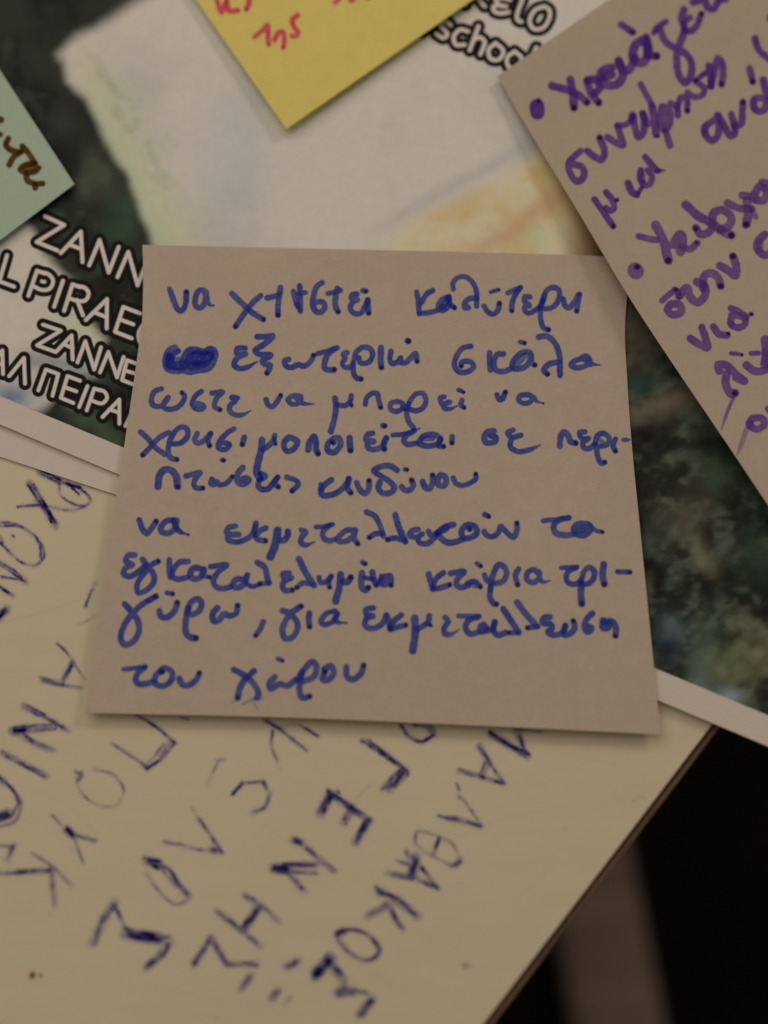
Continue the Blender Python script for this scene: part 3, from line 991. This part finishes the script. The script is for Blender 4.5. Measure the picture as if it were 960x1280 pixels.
  (440, 735, 6, 41, ['160,150 107,160 107,195 157,210 112,225 97,278 140,303 200,288 240,250 255,205', '262,202 275,250 290,308', '370,202 310,250 282,290', '287,310 340,292 402,278*', 'w54;470,228 475,330 455,470', 'w42;490,310 540,280 575,250 578,208', 'w30;562,262 590,280*',
   '700,222 720,250 692,300 697,343 740,348 802,313>']),
  (530, 735, 6, 42, ['w36;260,210 415,212', '402,216 332,245 312,298 345,343 412,330', '450,272 422,290 432,328 470,300 450,282', '470,320 510,310 530,257', '532,255 522,320 556,353 612,335', 'w46;595,157 650,240 710,333', 'w36;702,335 640,335*', 'w46;700,108 760,190 850,288', 'w38;850,287 776,298*']),
  (640, 735, 6, 43, ['285,217 242,220 232,258 290,273 300,300 272,330 320,353 380,330 400,282', '400,285 388,348 430,345 470,300 460,247*', '602,190 562,230 542,288 570,328 598,300 562,282', 'w46;682,242 682,298 720,298 730,258', 'w46;690,252 750,252 780,300 776,358*'])],
 # line 9
 [(140, 810, 6, 43, ['w33;85,160 170,150 250,140', '247,142 192,190 177,240 200,268 270,265 320,245', '385,150 322,220 327,268 390,283 445,240 450,182 402,152 378,166', 'w46;368,175 374,178*', '505,230 525,272 570,280 630,240 655,188*']),
  (280, 810, 4.8, 35, ['60,130 115,160 175,210 208,280 196,298', '180,137 125,190 95,240 82,298*', 'w27;325,65 350,75*', '305,172 272,213 282,243 330,216 380,225 430,190', '440,192 480,130 530,82 555,110 540,170 475,200', '470,140 452,240 470,298 512,290*', '608,135 592,188 620,193 658,150 640,108 602,126', 'w28;600,134 602,142*',
   '735,112 737,168 770,188 820,155 838,104*', 'w13;f.45;112,335 150,318 172,305', 'w12;f.35;180,312 232,302', 'w14;f.22;175,330 205,370', 'w10;f.3;50,322 70,318'])],
]
T_BLUE = (0.35, 0.435, 0.95); K_BLUE = (0.60, 0.46, 0.50)
for k, line in enumerate(BLUE):
    st_ = [s for bl in line for s in parse(bl)]
    ys = [p[1] for s in st_ for p in s['pts']]; xs = [p[0] for s in st_ for p in s['pts']]
    ink = Ink(min(xs) - 8, min(ys) - 8, max(xs) + 8, max(ys) + 8, 0.7)
    for i, s in enumerate(st_):
        s['w'] *= 1.05
        ink.stroke(s, soft=0.9, seed=k * 57 + i, ragged=0.5)
    ink.build('handwriting', blue_h, 0.00003 + 0.000002 * k, T_BLUE, K_BLUE, M_BLUE, blue)

# ------------------------------------------------------------------ purple handwriting
PURPLE = [
 (640, 80, 4.8, 46, ['w88;f1.15;150,255 153,290', 'w30;158,218 162,222*', '240,130 310,150 390,180 450,230*', 'w48;350,95 365,170 372,262*', '452,100 472,170 520,232*', '452,98 498,92 528,140 492,178']),
 (640, 0, 3, 32, ['375,252 335,270 342,312 390,318 415,285 400,228', 'w30;345,290 375,280', '400,228 420,265 440,260 462,215', 'w33;500,145 462,170 455,222 490,235 512,190 502,142', '505,150 512,205 542,210*', 'w27;410,92 452,120*']),
 (800, 0, 6, 54, ['w44;105,245 135,200 195,162', '150,220 190,310 260,360 340,400 385,470 380,570 340,622 292,560 275,450 280,380 320,270 335,210 312,140 330,72', 'w50;375,132 340,160 330,212 370,235 420,200 460,105*',
   '400,15 435,8', '480,-20 512,60 550,66 580,20 592,-30', '600,0 640,-6', 'w40;420,600 492,545', '515,492 530,580 535,648', '530,645 562,520 585,440 615,470 622,560 612,630*', 'w50;862,290 890,370 965,440', 'w50;822,512 845,612*', 'w40;968,130 975,150']),
 (780, 60, 6, 48, ['350,412 398,450 405,505', '400,450 430,370 468,380 475,470*', '475,332 530,368 590,350 600,300 540,252', 'w46;125,270 172,360 212,430', 'w58;210,440 232,560 240,640', 'w30;236,662 255,660*', 'w62;f.9;290,445 275,540 300,610 338,560 335,470 300,445 308,540', 'w52;312,620 345,730']),
 (690, 120, 6, 52, ['215,412 160,460 125,505 142,590 190,640 240,600 228,535 165,512', '265,412 320,455 370,478 395,420 358,312*', '420,310 480,350 530,368 512,290 492,222', 'w44;492,220 560,212 605,155', '612,150 622,230 650,308 682,280 692,200 680,130', '682,132 720,210', 'f.7;600,140 600,190']),
 (730, 180, 8, 64, ['105,552 180,660 292,822*', '222,482 282,560 298,640 258,668 222,640', 'w44;318,565 332,558*', 'w72;440,392 480,480 530,508', 'w44;530,508 575,440', '570,262 562,340 600,408 658,400 678,330 640,262', '612,128 670,200 730,265', 'w44;725,268 800,262*>', 'w60;f.6;585,310 590,370']),
 (860, 100, 9.6, 84, ['310,482 212,560 202,640 288,728 350,680 372,560 352,425', '365,425 440,560 510,668 560,640 550,520 520,412', '560,560 640,520 652,400 660,265*', '890,215 800,225 785,320 850,378 930,340 935,240', 'w90;905,0 940,140 985,210', 'w80;f.6;195,560 210,650', 'f.6;790,250 800,350']),
 (780, 220, 5.333, 54, ['w44;98,400 170,420 215,425', 'w60;212,328 262,430 295,562*', 'w64;330,455 375,392 388,425 378,500', 'w46;385,470 440,486 488,446', 'w24;478,444 484,446*', 'w58;412,192 500,270 580,310 660,370 715,395*', '480,345 512,388 570,370 592,310 592,255 650,225 715,275 700,330 640,358', 'w36;472,345 480,352*',
   'w50;690,180 760,212 850,220', 'w58;820,165 830,240 815,322*', 'w52;790,130 862,130 900,72 952,100 932,160 880,160', 'w66;f.6;862,130 868,150', 'w50;920,42 985,52', 'w40;f.8;855,225 878,272', 'w100;f.95;76,630 80,634', 'w40;84,604 88,606*', '938,390 892,440 892,488 940,528 990,500', 'f.6;905,450 905,490']),
 (810, 280, 6.4, 64, ['w46;112,612 190,548 232,532 250,580', 'w42;210,520 222,522*', 'w60;175,645 158,690 200,726 268,700 250,642 190,638', '250,575 312,510 342,590 400,626 452,580 455,500 392,462', '440,515 452,415 500,392 560,430 582,496*', '575,332 640,370 700,412 706,340 680,258*']),
 (840, 380, 8, 76, ['185,345 270,400 352,438 335,340 300,232', 'w60;f.7;298,235 305,275', 'w70;415,228 470,300 552,312', 'w44;552,302 562,296*', 'w64;590,42 660,70 745,130', 'w70;598,115 592,200 660,236 730,200 722,135 650,112', 'w60;f.7;585,195 600,205', 'w44;785,100 795,100*', 'w40;590,493 640,496', 'w38;660,500 698,506*',
   'w48;790,493 865,490', '745,612 820,668 900,670 970,640', 'w92;935,360 945,480 930,600', 'f.6;930,480 935,580']),
 (880, 430, 8.533, 84, ['162,285 152,222 230,222 330,310 430,395 345,358', 'w88;240,320 232,430 290,530 330,522*', 'w36;f.7;318,565 262,690 182,915>', 'w76;505,800 486,870 570,908 646,850 618,792 520,790', 'f.7;485,845 500,870', 'w52;f.5;455,905 400,1060 355,1180>', 'w80;690,690 700,700']),
]
T_PUR = (0.54, 0.395, 0.91); K_PUR = (0.48, 0.42, 0.50)
PUR_LINES = [[0, 1, 2], [3, 4, 5, 6], [7, 8], [9, 10]]
for k, ids in enumerate(PUR_LINES):
    st_ = [s for i in ids for s in parse(PURPLE[i])]
    ys = [p[1] for s in st_ for p in s['pts']]; xs = [p[0] for s in st_ for p in s['pts']]
    ink = Ink(min(xs) - 10, min(ys) - 10, max(xs) + 10, max(ys) + 10, 0.8)
    for i, s in enumerate(st_):
        s['f'] *= (1.12, 1.05, 0.88, 0.92)[k]
        ink.stroke(s, soft=0.9, overlap=0.42, seed=900 + k * 57 + i, ragged=0.6)
    ink.build('handwriting', violet_h, 0.00003 + 0.000002 * k, T_PUR, K_PUR, M_PURPLE, violet)

# ------------------------------------------------------------------ red and brown handwriting
RED = [(245, 0, 6, 38, ['150,-40 165,30 190,92 215,40 232,-10', '230,10 250,82 312,78*', '405,-30 395,30 378,68*', '440,276 500,225 535,190 540,270 545,332*', '590,300 620,242 650,240 662,310 655,355*', '762,115 722,150 738,205 765,240 745,272 720,268']),
       (400, 0, 8, 46, ['152,24 180,-4 200,-30', '300,4 330,2', '460,-30 480,-20'])]
BRN = [(0, 120, 9.14, 64, ['w74;4,268 12,272', 'w62;-20,440 2,440', '95,485 68,560 130,618 240,640', '240,640 160,692 106,785', '255,575 330,660 395,765', '400,770 280,792 232,840 300,876 400,860 442,820', '300,885 312,962 400,1002 486,1000', 'w60;400,1010 402,1050', 'f.6;300,830 380,830'])]
for nm, data, hf, T, K, mat, par in (('handwriting', RED, yellow_h, (0.93, 0.37, 0.80), (0.85, 0.66, 0.7), M_RED, yellow),
                                    ('handwriting', BRN, mint_h, (0.43, 0.27, 0.17), (0.8, 0.8, 0.8), M_BROWN, mint)):
    st_ = [s for bl in data for s in parse(bl)]
    ys = [p[1] for s in st_ for p in s['pts']]; xs = [p[0] for s in st_ for p in s['pts']]
    ink = Ink(min(xs) - 8, min(ys) - 8, max(xs) + 8, max(ys) + 8, 0.8)
    for i, s in enumerate(st_):
        ink.stroke(s, soft=1.0, seed=400 + i, ragged=0.6)
    ink.build(nm, hf, 0.00003, T, K, mat, par)

# ------------------------------------------------------------------ ballpoint capitals on the table
BALL = [
 [(0, 560, 3.555, 10, ['w16;130,160 190,250 245,350', 'w9;f.8;150,165 205,262 250,335', 'w12;f.8;165,230 215,290', 'w9;f.5;80,260 170,255 230,262 300,277 370,262 402,235 372,192 300,155', 'w8;f.5;262,165 272,212 330,250 372,258', 'w18;f1.2;180,105 270,150', 'w10;270,150 355,175', 'w8;f.8;300,155 350,205',
   'w8;f.55;0,345 90,350 170,410 197,470 162,520 100,510 30,450 -10,410', 'w8;f.45;-10,330 70,338 150,385 180,440 180,490', 'w10;f.6;0,395 10,420', 'w6;f.4;55,385 62,395',
   'w12;f.9;-10,505 60,550 118,597', 'w8;f.7;-10,570 60,580 112,592', 'w10;f.8;-10,612 58,657', 'w22;f1.2;-10,755 30,715',
   'w8;f.35;255,870 300,912 330,960', 'w6;f.25;330,960 378,1030', 'w13;f1.1;320,955 275,1045', 'w11;f.5;180,1020 270,1045', 'w11;f.45;190,1035 280,1055 360,1065', 'w10;f.4;422,600 400,650 380,705', 'w5;f.25;350,785 430,745'])],
 [(0, 780, 3.658, 12, ['w16;110,375 200,420', 'w12;f.9;190,415 310,485', 'w24;f1.2;60,487 120,482', 'w18;f.8;110,475 255,465', 'w9;f.6;150,490 255,478', 'w15;f.9;75,495 150,540 240,577', 'w14;10,590 110,640 212,695',
   'w18;f.9;-10,700 20,725', 'w9;f.7;15,715 60,760 90,808', 'w12;f.9;80,790 88,815', 'w9;f.5;88,815 50,880', 'w34;f.7;-10,885 40,868', 'w7;f.5;100,820 70,900 -10,930',
   'w18;f.7;f.6;60,1012 35,1075', 'w10;f.4;-10,1010 60,1018', 'w13;-10,1142 100,1135 235,1125', 'w14;f.7;235,1130 250,1290', 'w10;f.3;150,1050 240,1110 325,1195'])],
 [(0, 780, 3.658, 10, ['w9;f.9;625,415 720,475 798,542', 'w9;f.9;798,545 740,612 672,662', 'w7;f.7;750,550 700,610 660,655', 'w8;f.8;775,540 735,605', 'w10;f.7;672,657 630,622', 'w10;f.35;630,622 570,585 505,540',
   'w6;f.35;430,665 520,690 565,760 540,820 480,835 400,800 350,720 375,672', 'w10;f.45;345,675 375,690 360,715', 'w7;f.35;240,875 290,930', 'w20;f1.3;300,938 335,965', 'w11;f.8;335,965 435,990', 'w8;f.3;335,970 380,1090', 'w6;f.25;750,995 880,1015']),
  (100, 860, 3.2, 10, ['w8;f.4;450,485 480,530', 'w9;f.7;478,525 520,585 568,658', 'w16;f.8;525,645 545,655', 'w8;f.3;540,655 440,640 340,615', 'w26;f1.3;272,692 318,706', 'w7;f.8;255,680 280,692', 'w10;f.7;315,705 360,730 390,775', 'w16;f.9;375,765 435,832', 'w8;f.4;320,715 380,790', 'w7;f.3;265,740 310,805 380,865 432,850',
   'w18;f.9;140,855 95,925', 'w24;f.5;95,925 52,1020', 'w10;f.6;140,870 180,960', 'w30;f1.35;185,982 262,995 315,1003', 'w10;f.6;315,1000 360,995', 'w16;f.9;362,1018 320,1070 265,1120'])],
 [(100, 860, 3.2, 10, ['w9;f.9;740,130 800,165 850,205', 'w8;f.5;850,205 905,248', 'w7;f.45;795,160 860,145 950,192', 'w9;f.5;900,160 950,192', 'w8;f.45;772,170 765,230 790,295', 'w9;f1;610,425 650,380', 'w8;f.7;650,380 730,375', 'w10;f.9;735,378 745,402', 'w9;f.75;760,420 740,475 690,497', 'w7;f.25;555,290 510,380',
   'w8;f.3;545,290 575,285', 'w13;f.8;660,830 720,868', 'w12;f.6;720,868 798,938', 'w13;545,890 640,965', 'w13;f.9;640,965 722,1032', 'w20;f1.2;710,882 655,965', 'w15;455,1105 525,1000', 'w14;525,1000 585,1100', 'w14;585,1105 705,1105', 'w16;f.8;685,1150 645,1205', 'w20;f.9;870,1092 828,1115', 'w20;f.6;795,1208 765,1245', 'w8;f.3;840,1240 815,1265', 'w5;f.4;405,118 435,128']),
  (300, 860, 3.046, 12, ['w16;205,578 235,592', 'w11;f.8;235,592 290,640 358,697', 'w24;f1.25;125,687 180,690', 'w14;f.9;170,675 290,672', 'w8;f.6;190,700 290,705', 'w10;f.7;180,700 215,735', 'w14;f.8;210,732 245,773'])],
 [(300, 860, 3.046, 12, ['w16;f1.1;340,400 410,450 492,502', 'w9;f.8;335,392 430,452', 'w20;f1.1;345,405 305,480', 'w18;f.9;430,450 395,512', 'w19;f1.1;490,505 440,588', 'w6;f.6;370,392 380,400']),
  (440, 860, 3.2, 10, ['w9;195,150 230,195 280,214 325,188', 'w14;f.9;310,160 328,182', 'w7;f.7;250,150 325,158', 'w10;40,210 130,270 222,332', 'w8;f.9;65,210 200,310', 'w22;f1.1;215,335 150,402', 'w10;f.7;188,330 122,402', 'w8;f.6;205,320 180,350', 'w3;f.15;70,390 20,440'])],
 [(440, 860, 3.2, 12, ['w17;f1.1;555,183 630,230 700,270', 'w17;f1.1;700,270 660,175', 'w5;f.8;655,165 755,175', 'w13;f.9;510,232 550,300', 'w9;f.6;550,300 608,382', 'w12;f1;430,332 520,355', 'w10;f.9;520,355 605,382', 'w9;f.8;550,290 525,357', 'w7;f.6;535,290 512,350',
   'w7;f.5;420,385 428,405', 'w6;f.4;425,430 432,440', 'w7;f.35;440,440 470,480 515,545', 'w8;f.7;345,510 380,520', 'w12;f1;380,520 420,525', 'w10;f.85;420,525 515,552', 'w6;f.4;340,590 262,575 255,620 320,670 400,712', 'w6;f.4;345,595 402,625 432,685', 'w9;f.8;350,597 325,665', 'w16;f.8;432,690 408,712',
   'w10;f.6;218,650 280,720', 'w10;f.8;280,720 342,802', 'w12;f.9;145,740 240,760', 'w10;f.8;240,755 340,800', 'w26;f1.2;255,675 238,745', 'w10;f.35;180,690 225,705', 'w8;f.4;215,655 225,680', 'w20;f1;105,812 180,850', 'w20;f.75;180,850 262,912', 'w14;f.9;140,865 165,905 200,962', 'w15;f1;152,860 65,912', 'w7;f.5;95,795 110,810', 'w12;f.25;448,1108 456,1114']),
  (300, 860, 3.046, 12, ['w9;f.8;370,930 430,920 500,950 532,1000 490,1036 420,1010 375,960 368,930', 'w18;f.9;372,945 395,925', 'w9;f.6;505,955 530,1000 515,1025', 'w8;f.3;395,970 412,985', 'w28;f1.3;342,1030 285,1095', 'w24;f.85;345,1045 390,1110', 'w12;f.8;395,1110 400,1150', 'w22;f1.15;375,1158 430,1155', 'w10;f.8;430,1155 490,1162', 'w20;f.75;500,1190 455,1245', 'w20;f.6;510,1180 470,1220'])],
 [(0, 0, 1, 0.7, ['w1;f.3;790,1001 800,997 808,998', 'f.16;0,777 45,768 105,748', 'f.14;560,1050 640,1020 700,1012', 'f.13;420,1190 505,1240', 'f.12;20,980 90,1010 120,1040', 'f.14;640,1130 690,1085',
   'f.12;180,1230 330,1262', 'f.1;700,940 790,960', 'f.12;300,1010 360,1052', 'w2;f.12;60,1140 64,1146', 'w3;f.14;585,1205 590,1209', 'w2;f.2;350,960 352,962', 'w2.5;f.15;705,1035 708,1037',
   'w2;f.18;270,1272 272,1273', 'w2;f.15;90,1060 91,1062'])],
]
T_BALL = (0.37, 0.36, 0.66); K_BALL = (0.6, 0.6, 0.6)
th = flat(0.0)
for i, s in enumerate(parse(BALL[-1][0])):
    xs = [p[0] for p in s['pts']]; ys = [p[1] for p in s['pts']]
    ink = Ink(min(xs) - 6, min(ys) - 6, max(xs) + 6, max(ys) + 6, 0.8)
    ink.stroke(s, soft=0.9, seed=1900 + i, wear=0.35)
    ink.build('scuff_mark', th, 0.00003, T_BALL, K_BALL, M_BALL, table)
BALL.pop()
for k, line in enumerate(BALL):
    st_ = [s for bl in line for s in parse(bl)]
    ys = [p[1] for s in st_ for p in s['pts']]; xs = [p[0] for s in st_ for p in s['pts']]
    ink = Ink(min(xs) - 6, min(ys) - 6, max(xs) + 6, max(ys) + 6, 0.8)
    for i, s in enumerate(st_):
        soft = 0.9 + 1.0 * sstep(850, 1200, s['pts'][0][1])
        s['f'] *= 1.95
        # smeared halo, then several strands going over one another
        ink.stroke(dict(s, w=s['w'] * 1.5 + 2.5, f=0.17 * s['f']), soft=2.6, overlap=0.5, seed=2300 + k * 71 + i, ragged=2.5, wear=0.6)
        if len(s['pts']) > 3 or s['w'] < 3.2:
            ink.stroke(dict(s, w=s['w'] * 1.12 + 0.4), soft=soft, overlap=0.5, seed=1300 + k * 71 + i, ragged=1.8, wear=0.9)
            continue
        p = np.array(s['pts']); ax = p[-1] - p[0]; L = np.linalg.norm(ax); ax = ax / L; nn = np.array([-ax[1], ax[0]])
        ns = int(np.clip(s['w'] / 1.5, 2, 6))
        for q in range(ns):
            off = (q / (ns - 1) - 0.5) * s['w'] * 0.75
            j = [p_ + nn * (off + random.uniform(-.22, .22) * s['w']) for p_ in p]
            j[0] = j[0] + ax * L * random.uniform(-0.05, 0.16)
            j[-1] = j[-1] - ax * L * random.uniform(-0.05, 0.22)
            ink.stroke(dict(s, pts=[tuple(z) for z in j], w=s['w'] * 0.34 + 1.3, f=s['f'] * random.uniform(0.55, 0.95)),
                       soft=soft, overlap=0.45, seed=1300 + k * 71 + i * 7 + q, ragged=1.8, wear=0.95)
    o = ink.build('ballpoint_writing', th, 0.00004 + 0.000003 * k, T_BALL, K_BALL, M_BALL, table)

# a dried brown speck on the table
c0 = on_surface(np.array([40.5]), np.array([1219.0]), th)[0]
v = []; f = []
for cx, cy, r in ((0, 0, 0.00042), (0.0011, 0.0, 0.00022)):
    b0 = len(v); n = 14
    v.append((c0[0] + cx, c0[1] + cy, 0.00018 * r / 0.00042 + 0.00002))
    for k in range(n):
        a = 2 * math.pi * k / n
        rr = r * (0.8 + 0.4 * random.random())
        v.append((c0[0] + cx + rr * math.cos(a), c0[1] + cy + rr * math.sin(a) * 1.25, 0.00002))
    for k in range(n):
        f.append([b0, b0 + 1 + k, b0 + 1 + (k + 1) % n])
mesh_obj('dried_speck', v, f, M_SPECK, table)
